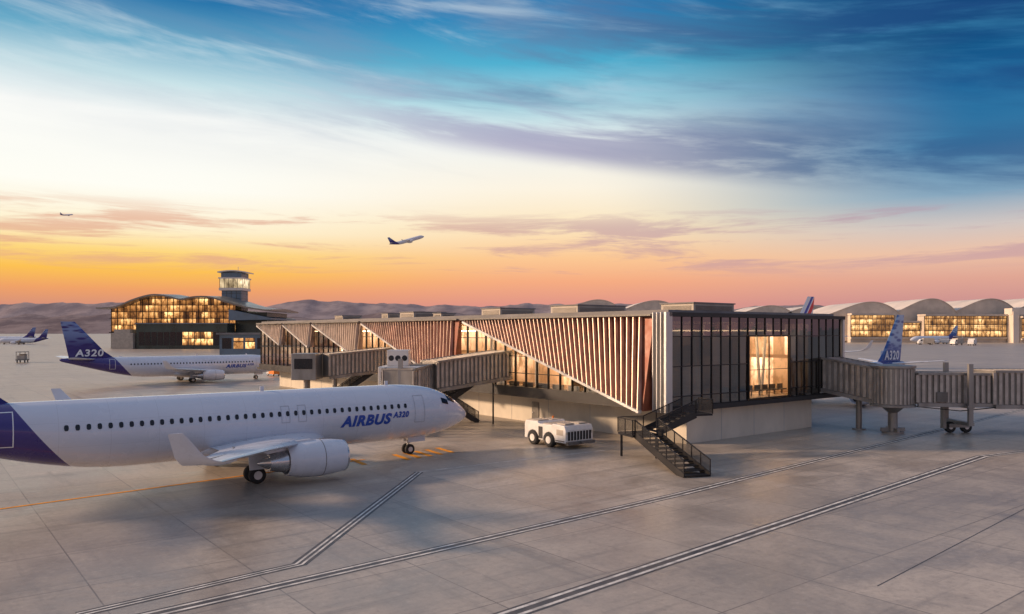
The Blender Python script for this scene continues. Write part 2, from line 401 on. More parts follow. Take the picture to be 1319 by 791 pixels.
sun=bpy.data.lights.new('sun','SUN');sun.energy=4.6;sun.angle=R(5);sun.color=(1,.68,.44)
so=bpy.data.objects.new('sun',sun);COL.objects.link(so)
d=Vector((-1.0,.02,0)).normalized()*math.cos(R(19))+Vector((0,0,math.sin(R(19))))
so.rotation_euler=d.to_track_quat('Z','Y').to_euler()
S.view_settings.view_transform='Standard'
try:S.view_settings.look='None'
except Exception:pass
cam=bpy.data.cameras.new('camera');co=bpy.data.objects.new('camera',cam);COL.objects.link(co)
co.location=(0,0,CH);co.rotation_euler=(R(90),0,0);cam.lens=36*1000/1319;cam.shift_y=32.5/1319;cam.clip_end=30000
S.camera=co

# ------------------------------------------------------------ ground, hills, markings
b=MB();b.face([(-12000,-400,0),(12000,-400,0),(12000,9000,0),(-12000,9000,0)])
tag(b.build('ground',MAT['ground']),'pale concrete airport apron with slab joints and stains',None,kind='structure')
def ridge(name,Y,amp,base,seed,depth,label,mat):
    b=MB();rows=[]
    n=520
    for r,(dy,k) in enumerate(((0,0),(depth*.2,.35),(depth*.4,.7),(depth*.6,1),(depth,0))):
        ring=[]
        for i in range(n):
            X=-9000+18000*i/(n-1)
            hh=noise.fractal(Vector((X*.0009,seed,0)),1,2.1,7)*amp+noise.fractal(Vector((X*.005,seed+7,dy*.004)),1,2.1,6)*amp*.42+base
            wob=1+(.25*noise.noise(Vector((X*.004,dy*.01,seed))) if 0<k<1 else 0)
            ring.append((X,Y+dy,max(0,hh)*k*wob-1))
        rows.append(ring)
    b.rings(rows,cap=False,close=False)
    o=b.build(name,mat,smooth=True);tag(o,label,None,kind='structure')
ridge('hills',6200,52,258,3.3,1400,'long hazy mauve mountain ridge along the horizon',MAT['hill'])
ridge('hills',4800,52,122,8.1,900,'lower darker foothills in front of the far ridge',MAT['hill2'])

def strip(name,pts,w,z,mat,label):
    b=MB();L=[];Rr=[]
    for i,p in enumerate(pts):
        a=pts[max(0,i-1)];c=pts[min(len(pts)-1,i+1)]
        d=(Vector(c)-Vector(a));d.z=0;d.normalize()
        nrm=Vector((-d.y,d.x,0));k=1.0
        if 0<i<len(pts)-1:
            d1=(Vector(pts[i])-Vector(a)).normalized();k=1/max(.5,abs(nrm.dot(Vector((-d1.y,d1.x,0)))))
        L.append(Vector(p)+nrm*w/2*k);Rr.append(Vector(p)-nrm*w/2*k)
    for i in range(len(pts)-1):
        b.face([Rr[i]+Vector((0,0,z)),Rr[i+1]+Vector((0,0,z)),L[i+1]+Vector((0,0,z)),L[i]+Vector((0,0,z))])
    o=b.build(name,mat);tag(o,label,None,kind='structure');return o
def offset(pts,d):
    out=[]
    for i,p in enumerate(pts):
        a=pts[max(0,i-1)];c=pts[min(len(pts)-1,i+1)]
        q=(Vector(c)-Vector(a)).normalized();out.append(Vector(p)+Vector((-q.y,q.x,0))*d)
    return out
def dline(pts,w,gap,label):
    strip('painted_line_border',pts,gap+w*2+.26,.004,MAT['bpaint'],'black border under '+label)
    for sg in (-1,1):
        strip('painted_line',offset(pts,sg*(gap/2+w/2)),w,.008,MAT['wpaint'],'white stripe of '+label+(' nearer side' if sg<0 else ' farther side'))
dline([G(100,792),G(385,727),G(540,608)],.10,.16,'the kinked lead in line')
strip('painted_line',[G(540,608),G(640,596),G(780,580)],.16,.008,MAT['wpaint'],'thin faint line running on to the concourse')
P0=G(150,802);P1=G(1319,527)
dline([P0,G(870,638),P1],.14,.28,'the long double apron line')
dline([G(640,797),G(1265,588),G(1330,580)],.16,.30,'the nearest double apron line')
strip('painted_line',[G(-60,664),G(320,612),G(470,592)],.28,.012,MAT['yellow'],'worn yellow lead in line under the large white airliner')
strip('seal_line',[G(1130,755),G(1330,650)],.05,.005,MAT['bpaint'],'dark sealed joint crossing the apron at lower right')
kk=0
for (px,py) in ((461,595),(517,589),(531,586.5),(545,584.5),(559,582.5),(573,580)):
    p=G(px,py);kk+=1
    strip('stand_mark',[p+Vector((-.75,1.25,0)),p+Vector((.75,-1.25,0))],.42,.016,MAT['yellow'],'orange slanted stand marking, number %d from the left ahead of the nose wheel'%kk)

# ------------------------------------------------------------ aeroplane
FS=[(0,.04,.04,2.62),(-.12,.27,.26,2.63),(-.35,.50,.48,2.66),(-.8,.82,.80,2.74),(-1.5,1.16,1.18,2.86),(-2.4,1.46,1.54,2.97),(-3.5,1.72,1.83,3.07),(-5,1.91,2.00,3.13),(-6.5,1.975,2.07,3.15),
    (-12,1.975,2.07,3.15),(-18,1.975,2.07,3.15),(-24,1.975,2.07,3.15),(-26,1.92,1.99,3.22),(-28,1.75,1.80,3.40),(-30,1.48,1.53,3.65),(-32,1.16,1.22,3.95),(-34,.84,.90,4.25),(-36,.50,.55,4.53),(-37.3,.27,.30,4.70),(-37.57,.10,.12,4.73)]
FS=[(a,b_*.96,c*.96,d_-.02) for a,b_,c,d_ in FS]
def fus(x):
    for i in range(len(FS)-1):
        a,b_=FS[i],FS[i+1]
        if a[0]>=x>=b_[0]:
            u=(x-a[0])/(b_[0]-a[0])
            p=FS[max(0,i-1)];q=FS[min(len(FS)-1,i+2)]
            out=[]
            for k in (1,2,3):
                m1=(b_[k]-p[k])/(b_[0]-p[0])*(b_[0]-a[0]);m2=(q[k]-a[k])/(q[0]-a[0])*(b_[0]-a[0])
                if a[k]==b_[k]: m1=m2=0
                if i==0: m1=m2=b_[k]-a[k]
                out.append((2*u**3-3*u*u+1)*a[k]+(u**3-2*u*u+u)*m1+(-2*u**3+3*u*u)*b_[k]+(u**3-u*u)*m2)
            return out
    return FS[-1][1:]
def fside(x,z,sg,off=.02):
    ry,rz,zc=fus(x);q=max(-1,min(1,(z-zc)/rz));return sg*(ry*math.sqrt(max(0,1-q*q))+off)
def airfoil(n=11):
    up=[];lo=[]
    for i in range(n):
        q=(1-math.cos(math.pi*i/(n-1)))/2
        yt=5*(.2969*math.sqrt(q)-.126*q-.3516*q*q+.2843*q**3-.1036*q**4)
        up.append((q,yt));lo.append((q,-yt*.8))
    return up+list(reversed(lo))[1:-1]
AF=airfoil()
def sec(y,xl,c,z,th,cant=0):
    ny,nz=math.sin(cant),math.cos(cant)
    return [(xl-q*c,y+ny*t_*th*c,z+nz*t_*th*c) for q,t_ in AF]
def text_geom(txt,size,shear,bold,xf,cuts):
    cu=bpy.data.curves.new('t','FONT');cu.body=txt;cu.size=size;cu.shear=shear;cu.offset=bold;cu.resolution_u=4;cu.space_character=1.12
    ob=bpy.data.objects.new('t',cu);COL.objects.link(ob)
    dg=bpy.context.evaluated_depsgraph_get();me=bpy.data.meshes.new_from_object(ob.evaluated_get(dg))
    bpy.data.objects.remove(ob)
    bm=bmesh.new();bm.from_mesh(me);bpy.data.meshes.remove(me)
    bmesh.ops.triangulate(bm,faces=bm.faces)
    for k in range(cuts):
        bmesh.ops.bisect_plane(bm,geom=bm.verts[:]+bm.edges[:]+bm.faces[:],plane_co=(0,size*(k+.5)/cuts*.8,0),plane_no=(0,1,0))
    w_=max(v.co.x for v in bm.verts)
    for v in bm.verts: v.co=Vector(xf(v.co.x/w_,v.co.y))
    m=MB();m.bm.free();m.bm=bm;return m
def make_plane(label):
    r=empty('airliner',(0,0,0),0,label,'airplane')
    xs=[0,-.04,-.12,-.22,-.35,-.55,-.8,-1.1,-1.5,-1.9,-2.4,-2.9,-3.5,-4.2,-5,-5.8,-6.5]+[-8-2*i for i in range(9)]+[-25,-26,-27,-28,-29,-30,-31,-32,-33,-34,-35,-36,-36.7,-37.3,-37.57]
    b=MB();rs=[]
    for x in xs:
        ry,rz,zc=fus(x);rs.append([(x,ry*math.sin(a),zc+rz*math.cos(a)) for a in [2*math.pi*i/56 for i in range(56)]])
    b.rings(rs);body=b.build('fuselage',MAT['fus'],r,smooth=True)
    b=MB();rs=[]
    for i in range(15):
        q=i/14;x=-10.8-10.5*q;k=math.sin(math.pi*q)**.45
        rs.append([(x,2.15*k*math.sin(a),1.75+ (1.0*k)*math.cos(a)) for a in [2*math.pi*j/28 for j in range(28)]])
    b.rings(rs);b.build('belly_fairing',MAT['white'],r,smooth=True)
    for sg in (1,-1):
        for (a0,a1,x0,x1,k0) in ((3,30,-1.55,-2.15,.1),(32,52,-1.62,-2.35,.0),(50,66,-2.42,-3.05,.0)):
            b=MB();g=[]
            for i in range(5):
                row=[]
                for j in range(5):
                    a=R(a0+(a1-a0)*i/4);x=x0+(x1-x0)*j/4+k0*(1-i/4)*-1
                    ry,rz,zc=fus(x);row.append((x,sg*(ry+.015)*math.sin(a),zc+(rz+.015)*math.cos(a)))
                g.append(row)
            b.rings(g,cap=False,close=False);b.build('cockpit_window',MAT['pane'],r,smooth=True)
    zw=3.72
    wb=MB();pts=[]
    for i in range(14):
        a=2*math.pi*i/14;cx,cz=math.cos(a),math.sin(a)
        pts.append((.112*math.copysign(abs(cx)**.7,cx),0,.165*math.copysign(abs(cz)**.7,cz)))
    wb.face(pts);proto=wb.build('cabin_window',MAT['pane'],r)
    first=True;x=-6.35
    while x>-27.4:
        for sg in (-1,1):
            o=proto if first else proto.copy()
            if not first: COL.objects.link(o)
            first=False;o.parent=r
            ry,rz,zc=fus(x);q=(zw-zc)/rz;al=math.atan2(q*ry,rz*math.sqrt(1-q*q))
            o.location=(x,fside(x,zw,sg,.018),zw)
            o.rotation_euler=(sg*al,0,0)
        x-=.533
    def outline(x0,x1,z0,z1,wd,mat,name):
        for sg in (-1,1):
            b=MB()
            def P(x,z,o_=.02): return (x,fside(x,z,sg,o_),z)
            nz=9
            for xa in (x0,x1-wd):
                for i in range(nz):
                    za=z0+(z1-z0)*i/nz;zb=z0+(z1-z0)*(i+1)/nz
                    b.face([P(xa,za),P(xa+wd,za),P(xa+wd,zb),P(xa,zb)])
            for za in (z0,z1-wd):
                nx=4
                for i in range(nx):
                    xa=x0+wd+(x1-x0-2*wd)*i/nx;xb=x0+wd+(x1-x0-2*wd)*(i+1)/nx
                    b.face([P(xa,za),P(xb,za),P(xb,za+wd),P(xa,za+wd)])
            b.build(name,mat,r)
    outline(-5.6,-4.75,2.5,4.38,.03,MAT['seam'],'cabin_door')
    outline(-30.4,-29.5,2.85,4.7,.05,MAT['wtext'],'cabin_door')
    outline(-14.2,-13.65,3.15,4.2,.025,MAT['seam'],'exit_hatch')
    outline(-15.3,-14.75,3.15,4.2,.025,MAT['seam'],'exit_hatch')
    for sg in (-1,1):
        if sg<0:
            f1=lambda u,v:(-11.2+u*3.75,fside(-9.3,2.60+v,-1,.025),2.60+v)
            f2=lambda u,v:(-7.35+u*1.25,fside(-6.8,2.96+v,-1,.025),2.96+v)
            f3=lambda u,v:(-35.3+u*4.2,-.30,5.35+v)
        else:
            f1=lambda u,v:(-7.45-u*3.75,fside(-9.3,2.60+v,1,.025),2.60+v)
            f2=lambda u,v:(-11.3-u*1.25,fside(-11.8,2.96+v,1,.025),2.96+v)
            f3=lambda u,v:(-31.1-u*4.2,.30,5.35+v)
        text_geom('AIRBUS',.95,.28,.048,f1,6).build('lettering',MAT['navy'],r)
        text_geom('A320',.55,.28,.026,f2,4).build('lettering',MAT['navy'],r)
        text_geom('A320',1.75,.1,.05,f3,1).build('tail_lettering',MAT['wtext'],r)
    for sg in (-1,1):
        b=MB();b.rings([sec(sg*y,xl,c,z,th) for y,xl,c,z,th in ((1.2,-12.0,7.6,1.95,.13),(2.4,-13.0,6.7,2.05,.13),(5.6,-15.6,4.7,2.35,.12),(10,-19.1,3.1,2.8,.11),(15.0,-23.1,1.65,3.25,.10))])
        wg=b.build('wing',MAT['wing'],r,smooth=True)
        b=MB()
        b.rings([sec(sg*15.0,-23.1,1.65,3.25,.10,0),sec(sg*15.4,-23.5,1.45,3.38,.10,-sg*.7),sec(sg*15.7,-24.1,1.15,3.7,.09,-sg*1.2),sec(sg*16.0,-25.0,.6,4.75,.08,-sg*1.4)])
        b.build('winglet',MAT['white'],r,smooth=True)
        for (yy_,xx,zz,ln) in ((3.6,-19.2,1.95,2.0),(8.2,-20.4,2.5,2.2),(12,-22.4,2.9,1.6)):
            b=MB();b.lathe([(xx+ln*.6,.01),(xx+ln*.35,.14),(xx,.19),(xx-ln*.3,.13),(xx-ln*.5,.01)],(0,sg*yy_,zz-.12),'x',10)
            b.build('flap_fairing',MAT['wing'],r,smooth=True)
        b=MB()
        for (ya,xa,za,yb,xb,zb) in ((2.6,-18.6,2.11,5.6,-19.55,2.41),(5.7,-19.5,2.42,11.5,-21.65,2.99),(11.7,-21.7,3.0,14.6,-23.9,3.26)):
            b.beam((xa,sg*ya,za+.06),(xb,sg*yb,zb+.04),.05,.03)
        b.build('flap_gap',MAT['louvre'],wg)
        b=MB();b.rings([sec(sg*y,xl,c,z,th) for y,xl,c,z,th in ((.5,-32.3,3.9,4.75,.10),(6.2,-35.9,1.5,5.25,.09))])
        b.build('tailplane',MAT['wing'],r,smooth=True)
        e=empty('engine',(-13.1,sg*5.75,1.42));e.parent=r
        b=MB()
        b.lathe([(0.10,.93),(-.6,1.03),(-1.6,1.10),(-2.6,1.05),(-3.5,.86),(-3.5,.80),(-2.6,.85),(-.6,.86),(0.02,.86)],(0,0,0),'x',36)
        b.build('nacelle',MAT['white'],e,smooth=True)
        b=MB();b.lathe([(.02,.86),(.12,.865),(.155,.90),(.12,.935),(.02,.945)],(0,0,0),'x',36);b.build('intake_lip',MAT['metal'],e,smooth=True)
        b=MB();b.lathe([(-.55,.86),(-.56,.3),(-.2,.02)],(0,0,0),'x',36);
        for i in range(18):
            a=2*math.pi*i/18;b.beam((-.5,.28*math.cos(a),.28*math.sin(a)),(-.5,.84*math.cos(a),.84*math.sin(a)),.12,.02,(1,.6,0))
        b.build('fan',MAT['darkmetal'],e,smooth=True)
        b=MB();b.lathe([(-3.0,.70),(-3.9,.62),(-4.5,.46),(-4.5,.38),(-5.1,.1),(-5.15,.01)],(0,0,0),'x',28);b.build('exhaust_cone',MAT['metal'],e,smooth=True)
        b=MB();b.hexa([(-1.0,-.16,.95),(-1.0,.16,.95),(-4.6,.16,.5),(-4.6,-.16,.5),(-2.0,-.13,1.15),(-2.0,.13,1.15),(-5.6,.13,1.0),(-5.6,-.13,1.0)])
        b.build('pylon',MAT['wing'],e)
        b=MB();b.lathe([(-1.42,1.095),(-1.44,1.105),(-1.46,1.098)],(0,0,0),'x',36);b.build('cowl_seam',MAT['louvre'],e)
        g=empty('main_gear',(-17.7,sg*3.8,0));g.parent=r
        b=MB();b.tube((0,0,.5),(.1,0,2.1),.14);b.tube((0,-.42,.5),(0,.42,.5),.09);b.tube((.05,0,1.2),(.1,-sg*1.2,2.0),.06);b.tube((.22,0,.7),(.1,0,1.3),.04)
        b.build('strut',MAT['alu'],g,smooth=True)
        for wy in (-.42,.42):
            b=MB();b.lathe([(-.17,.26),(-.18,.41),(-.13,.49),(0,.505),(.13,.49),(.18,.41),(.17,.26)],(0,wy,.50),'y',28,cap=True);tw=b.build('wheel',MAT['rubber'],g,smooth=True)
            b=MB();b.lathe([(-.185,.05),(-.19,.25),(.19,.25),(.185,.05)],(0,wy,.50),'y',20,cap=True);b.build('rim',MAT['alu'],tw,smooth=True)
        b=MB();b.hexa([(-.5,sg*.58,.85),(-.5,sg*.63,.85),(.6,sg*.63,.85),(.6,sg*.58,.85),(-.55,sg*.30,2.1),(-.55,sg*.35,2.1),(.65,sg*.35,2.1),(.65,sg*.30,2.1)]);b.build('gear_door',MAT['white'],g)
    g=empty('nose_gear',(-5.07,0,0));g.parent=r
    b=MB();b.tube((0,0,.38),(-.05,0,1.5),.08);b.tube((0,-.25,.38),(0,.25,.38),.06);b.tube((.1,0,.8),(.7,0,1.4),.04);b.build('strut',MAT['alu'],g,smooth=True)
    for wy in (-.25,.25):
        b=MB();b.lathe([(-.10,.2),(-.11,.32),(-.06,.375),(.06,.375),(.11,.32),(.10,.2)],(0,wy,.38),'y',24,cap=True);tw=b.build('wheel',MAT['rubber'],g,smooth=True)
        b=MB();b.lathe([(-.115,.04),(-.12,.18),(.12,.18),(.115,.04)],(0,wy,.38),'y',16,cap=True);b.build('rim',MAT['alu'],tw,smooth=True)
    for sg in (-1,1):
        b=MB();b.box(-.2,1.2,sg*.36,sg*.39,.9,1.45);b.build('gear_door',MAT['white'],g)
    b=MB();b.rings([[(xl-q*c,t_*th*c,z) for q,t_ in AF] for z,xl,c,th in ((4.3,-28.6,7.6,.055),(5.4,-30.0,6.3,.075),(6.2,-30.95,5.5,.085),(11.75,-35.4,2.05,.09))])
    b.build('tail_fin',MAT['fin'],r,smooth=True)
    for xa in (-7.0,-16.0):
        b=MB();b.box(xa,xa+.25,-.02,.02,5.05,5.4);b.build('antenna',MAT['white'],r)
    return r
def scale(o,k): o.scale=(k,k,k)
p1=make_plane('large white airliner with purple tail in the left foreground beside the jet bridge')
p1.location=(-3.8,63.3,0);p1.rotation_euler=(0,0,R(38));scale(p1,1.06)
index_children()
def plane(label,loc,heading,sc,skip=(),pitch=0,group=None):
    o=copy_tree(p1,None,skip);o['label']=label;o.location=loc;o.rotation_euler=(0,-pitch,heading);scale(o,sc)
    if group:o['group']=group
    return o
small=('cabin_window','lettering','tail_lettering','cabin_door','exit_hatch','flap_fairing','flap_gap','antenna','gear_door','cockpit_window','cowl_seam')
p2=plane('white airliner with purple tail parked second in line behind the foreground airliner',(-47.6,160.4,0),R(38),1.065)
p2.scale=(1.065,1.065,.96)
p3=plane('airliner with patterned blue tail parked behind the right hand jet bridge',(28.5,92.5,0),R(218),1.02)
p4=plane('airliner hidden behind the concourse with red white and blue striped tail',(33,169,0),R(218),1.60,small)
p5=plane('small distant airliner at far left, nearer of two with blue tails',(-398,600,0),R(186),1.0,small)
p6=plane('small distant airliner at far left, farther of two with blue tails',(-448,655,0),R(188),1.15,small)
p7=plane('distant white airliner with blue tail in front of the far terminal',(318,620,0),R(195),1.25,small)
gs=small+('main_gear','nose_gear')
plane('climbing airliner high above the concourse',(-92,820,108),R(12),1.0,gs,R(17))
plane('tiny distant airliner flying low in the orange sky at far left',(-1130,2000,310),R(8),.85,gs,R(5))
index_children()
for pp,mm in ((p4,'sfin'),(p3,'fin2'),(p7,'fin2')):
    for c in CHD[pp.name]:
        if c.name.startswith('tail_fin'):
            c.data=c.data.copy();c.data.materials[0]=MAT[mm]

# ------------------------------------------------------------ concourse
cr=empty('terminal_concourse',(12.65,62.5,0),BA,'long raised airport concourse with copper fin screens and black glass end box','building')
L=93;W=26.5
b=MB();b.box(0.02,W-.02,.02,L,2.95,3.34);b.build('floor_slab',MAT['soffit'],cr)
b=MB();b.box(-.15,W+.15,-.15,L,10.72,11.0);b.box(.6,W-.6,.6,L-.6,11.0,11.25);b.build('roof',MAT['roofm'],cr)
b=MB();b.box(3.3,22.4,.94,L-2,0,2.948);b.build('base_wall',MAT['concrete'],cr)
b=MB()
for v in [6.5+6.1*i for i in range(14)]: b.box(3.28,3.31,v,v+.025,0,2.9)
for u in (8,12.8,17.6): b.box(u,u+.025,.92,.95,0,2.9)
b.build('wall_joint',MAT['seam'],cr)
for v in (20.2,46,78):
    b=MB();b.box(3.22,3.3,v,v+1.1,0,2.15);d_=b.build('door',MAT['louvre'],cr)
    b=MB();b.box(3.16,3.22,v+.85,v+.95,.95,1.1);b.build('handle',MAT['metal'],d_)
b=MB();b.box(.6,W-.6,.6,L-.1,3.345,3.4);b.build('interior_floor',MAT['inter'],cr)
b=MB();b.box(.5,W-.5,.5,L-.1,10.3,10.4);b.build('interior_ceiling',MAT['unit'],cr)
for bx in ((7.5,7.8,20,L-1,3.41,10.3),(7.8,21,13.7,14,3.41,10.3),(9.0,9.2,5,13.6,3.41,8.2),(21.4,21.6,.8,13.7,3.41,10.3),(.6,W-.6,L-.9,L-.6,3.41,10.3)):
    b=MB();b.box(*bx);b.build('glowing_partition',MAT['glowshop'],cr)  # partitions glow themselves so the interior looks lit
for i in range(8):
    v=1.8+i*9.5
    b=MB();b.box(2.2,2.5,v,v+7,9.5,9.6);b.build('ceiling_lamp',MAT['lamp'],cr)
    b=MB();b.box(5.4,5.7,v,v+7,9.5,9.6);b.build('ceiling_lamp',MAT['lamp'],cr)
for u in (11.5,15,18.5):
    for v in (1.5,7.5):
        b=MB();b.box(u,u+.3,v,v+4.5,9.5,9.6);b.build('ceiling_lamp',MAT['lamp'],cr)
for v in (6,14,22,30,38,46): 
    b=MB();b.tube((4.5,v,3.4),(4.5,v,10.3),.22,12);b.build('interior_column',MAT['alu'],cr,smooth=True)
for u,v in ((13,3.2),(17.5,3.4),(15,9)):
    for s_ in (-.9,.9):
        b=MB();b.tube((u+s_*.1,v,3.4),(u+s_,v,10.3),.14,10);b.build('interior_column',MAT['cream'],cr,smooth=True)
for i in range(14):
    v=3+i*2.3
    b=MB();b.box(1.6,2.1,v,v+1.6,3.75,3.85);b.box(1.55,1.63,v,v+1.6,3.85,4.3);b.box(1.8,1.9,v+.2,v+.3,3.4,3.75);b.box(1.8,1.9,v+1.3,v+1.4,3.4,3.75)
    b.build('bench',MAT['louvre'],cr)
for i in range(8):
    u=10.4+i*1.25
    b=MB();b.box(u,u+.9,2.2,2.7,3.8,3.9);b.box(u,u+.9,2.65,2.73,3.9,4.35);b.box(u+.4,u+.5,2.4,2.5,3.4,3.8);b.build('bench',MAT['louvre'],cr)
nc=20;cw=(W-.7)/nc
rows=[(3.34,4.15),(4.15,6.6),(6.6,9.05),(9.05,10.7)]
rnd=random.Random(11)
CLR=range(8,13)
for i in range(nc):
    u0=.35+i*cw
    for j,(z0,z1) in enumerate(rows):
        if i in CLR and j<3: continue
        b=MB();b.face([(u0+.03,.08+rnd.uniform(-.012,.012),z0+.03),(u0+cw-.03,.08+rnd.uniform(-.012,.012),z0+.03),(u0+cw-.03,.08,z1-.03),(u0+.03,.08,z1-.03)])
        b.build('window',MAT['gmid' if (j>0 and rnd.random()<.3) else 'gdark'],cr)
cu0=.35+8*cw;cu1=.35+13*cw
b=MB();b.face([(cu0+.03,.08,3.5),(cu1-.03,.08,3.5),(cu1-.03,.08,9.0),(cu0+.03,.08,9.0)]);bigw=b.build('window',MAT['gclear'],cr,label='large clear window showing the lit interior')
b=MB()
for (a_,c_,d_,e_) in ((cu0-.06,cu0+.06,3.38,9.12),(cu1-.06,cu1+.06,3.38,9.12)): b.box(a_,c_,-.08,.2,d_,e_)
b.box(cu0+.06,cu1-.06,-.08,.2,9.0,9.12);b.box(cu0+.06,cu1-.06,-.08,.2,3.38,3.5);b.box((cu0+cu1)/2-.02,(cu0+cu1)/2+.02,.02,.14,3.5,9.0);b.box(cu0+.06,cu1-.06,.02,.12,6.0,6.04)
b.build('frame',MAT['mullion'],bigw)
b=MB()
for i in range(nc+1):
    u0=.35+i*cw
    if 8<=i<=13: b.box(u0-.025,u0+.025,.0,.2,9.13,10.7)
    else: b.box(u0-.025,u0+.025,.0,.2,3.3,10.7)
b.build('mullion',MAT['mullion'],cr)
b=MB()
for z0 in (3.34,4.15,6.6,9.05):
    b.box(.3,cu0-.07,.01,.16,z0-.035,z0+.035);b.box(cu1+.07,W-.3,.01,.16,z0-.035,z0+.035)
b.build('transom',MAT['mullion'],cr)
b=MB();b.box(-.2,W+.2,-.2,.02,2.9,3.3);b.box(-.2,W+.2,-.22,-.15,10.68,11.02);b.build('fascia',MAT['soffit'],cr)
for k,(va,vb,ua) in enumerate(((-.22,.02,-.62),(.32,.42,-.62),(.74,.84,-.62),(1.16,1.26,-.62))):
    b=MB();b.box(ua,.16 if k==0 else .0,va,vb,2.9,11.02);b.build('corner_fin',MAT['alu'],cr,bevel=.02)
b=MB();b.box(-.12,-.04,.03,1.4,2.92,10.98);b.build('corner_backing',MAT['steel'],cr)
b=MB();b.box(W-.12,W+.2,-.16,.14,2.9,11.02);b.build('corner_fin',MAT['alu'],cr,bevel=.02)
b=MB();b.box(W-.2,W-.05,.8,L,3.34,10.7);b.build('side_wall',MAT['louvre'],cr)
v=1.6
while v<L-1:
    v2=min(v+1.7,L-1)
    b=MB();b.face([(.26,v+.04,3.95),(.26,v2-.04,3.95),(.26,v2-.04,10.68),(.26,v+.04,10.68)]);b.build('window',MAT['gclear'] if v<60 else MAT['gside'],cr)
    v=v2
b=MB();v=1.6
while v<L-1:
    b.box(.15,.4,v-.04,v+.04,3.3,10.7);v+=1.7
for z0 in (5.3,7.0,8.8): b.box(.18,.36,1.6,L-1,z0-.035,z0+.035)
b.build('mullion',MAT['mullion'],cr)
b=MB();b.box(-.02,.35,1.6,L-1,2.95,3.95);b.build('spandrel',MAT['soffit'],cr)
mods=[(1.6,28.8,3.0,1.5),(30.0,52.8,3.4,1.1),(53.6,68.8,6.2,.7),(69.4,80.2,7.2,.5),(80.7,92,7.4,.5)]
for mi,(v0,v1,zb0,uo) in enumerate(mods):
    hh=10.7-zb0
    def U(z): return -uo*(10.7-z)/hh
    def zl(v): return zb0+(v-v0)/(v1-v0)*(hh-.2)
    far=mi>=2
    b=MB()
    p=[(U(10.7)+.1,v0,10.7),(U(zb0)+.1,v0,zb0),(U(10.5)+.1,v1,10.5),(U(10.7)+.1,v1,10.7)]
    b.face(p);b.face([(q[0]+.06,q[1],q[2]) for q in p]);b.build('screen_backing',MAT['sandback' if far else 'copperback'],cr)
    b=MB();v=v0+.12;sp_=.62
    while v<v1-.2:
        lean=.16+.75*(v-v0)/(v1-v0)
        zb=zl(v);vt=v+lean*(10.66-zb)
        zt=10.66
        if vt>v1: 
            zt=zb+(v1-v)/lean;vt=v1
            if zt<=zb+.1: break
        a=.06;dp=.46
        i0,i1=(U(zb)+.05,v,zb),(U(zt)+.05,vt,zt)
        def off(p_,du,dv): return (p_[0]+du,p_[1]+dv,p_[2])
        b.hexa([off(i0,0,-a),off(i0,0,a),off(i0,-dp,a*.6),off(i0,-dp,-a*.6),off(i1,0,-a),off(i1,0,a),off(i1,-dp*.7,a*.6),off(i1,-dp*.7,-a*.6)])
        v+=sp_
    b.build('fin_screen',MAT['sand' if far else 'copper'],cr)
    b=MB();b.beam((-uo-.25,v0-.05,zb0-.05),(-.3,v1,10.5),.22,.38,(1,0,0));b.build('screen_edge',MAT['alu'],cr)
    b=MB();b.beam((-.25,v0,10.82),(-.25,v1,10.82),.4,.14);b.build('screen_edge',MAT['louvre'],cr)
    b=MB();b.rings([[(-uo,v0,zb0),(.2,v0,zb0),(.2,v0,10.7),(-.1,v0,10.7)],[(-uo,v0-.1,zb0),(.2,v0-.1,zb0),(.2,v0-.1,10.7),(-.1,v0-.1,10.7)]]);b.build('screen_return',MAT['sandback' if far else 'copperback'],cr)

def loc2w(u,v,z=0): return Vector((12.65+CB*u-SB*v,62.5+SB*u+CB*v,z))
for i,(u,v,wd,dp,zt,lb) in enumerate(((13,7.5,6.2,4,12.25,'nearest low rooftop unit above the black glass box'),(13,23,7.5,4.5,12.45,'wide rooftop unit above the first copper screen'),(13,38,5.6,4,12.5,'tall rooftop unit above the dark recess between screens'),(11,50,2.4,2,12.1,'small rooftop unit between two larger ones'),(13,59,5.6,4,12.45,'rooftop unit above the second copper screen'),(12,67,2.2,2,12.4,'slim rooftop unit far along the concourse roof'),(12,82,3.6,3,12.3,'rooftop unit above the third copper screen'))):
    r=empty('rooftop_unit',loc2w(u,v,11.25),BA,lb,'roof unit','units on the concourse roof')
    hh=zt-11.25
    b=MB();b.box(-wd/2,wd/2,-dp/2,dp/2,0,hh-.12);b.build('casing',MAT['unit'],r,bevel=.03)
    b=MB();b.box(-wd/2-.1,wd/2+.1,-dp/2-.1,dp/2+.1,hh-.12,hh);b.build('cap',MAT['roofm'],r)
    b=MB()
    for q in range(6):
        zz=.12+q*(hh-.4)/6;b.box(-wd/2+.3,wd/2-.3,-dp/2-.05,-dp/2-.002,zz,zz+.05);b.box(-wd/2-.05,-wd/2-.002,-dp/2+.3,dp/2-.3,zz,zz+.05)
    b.build('louvre',MAT['louvre'],r)

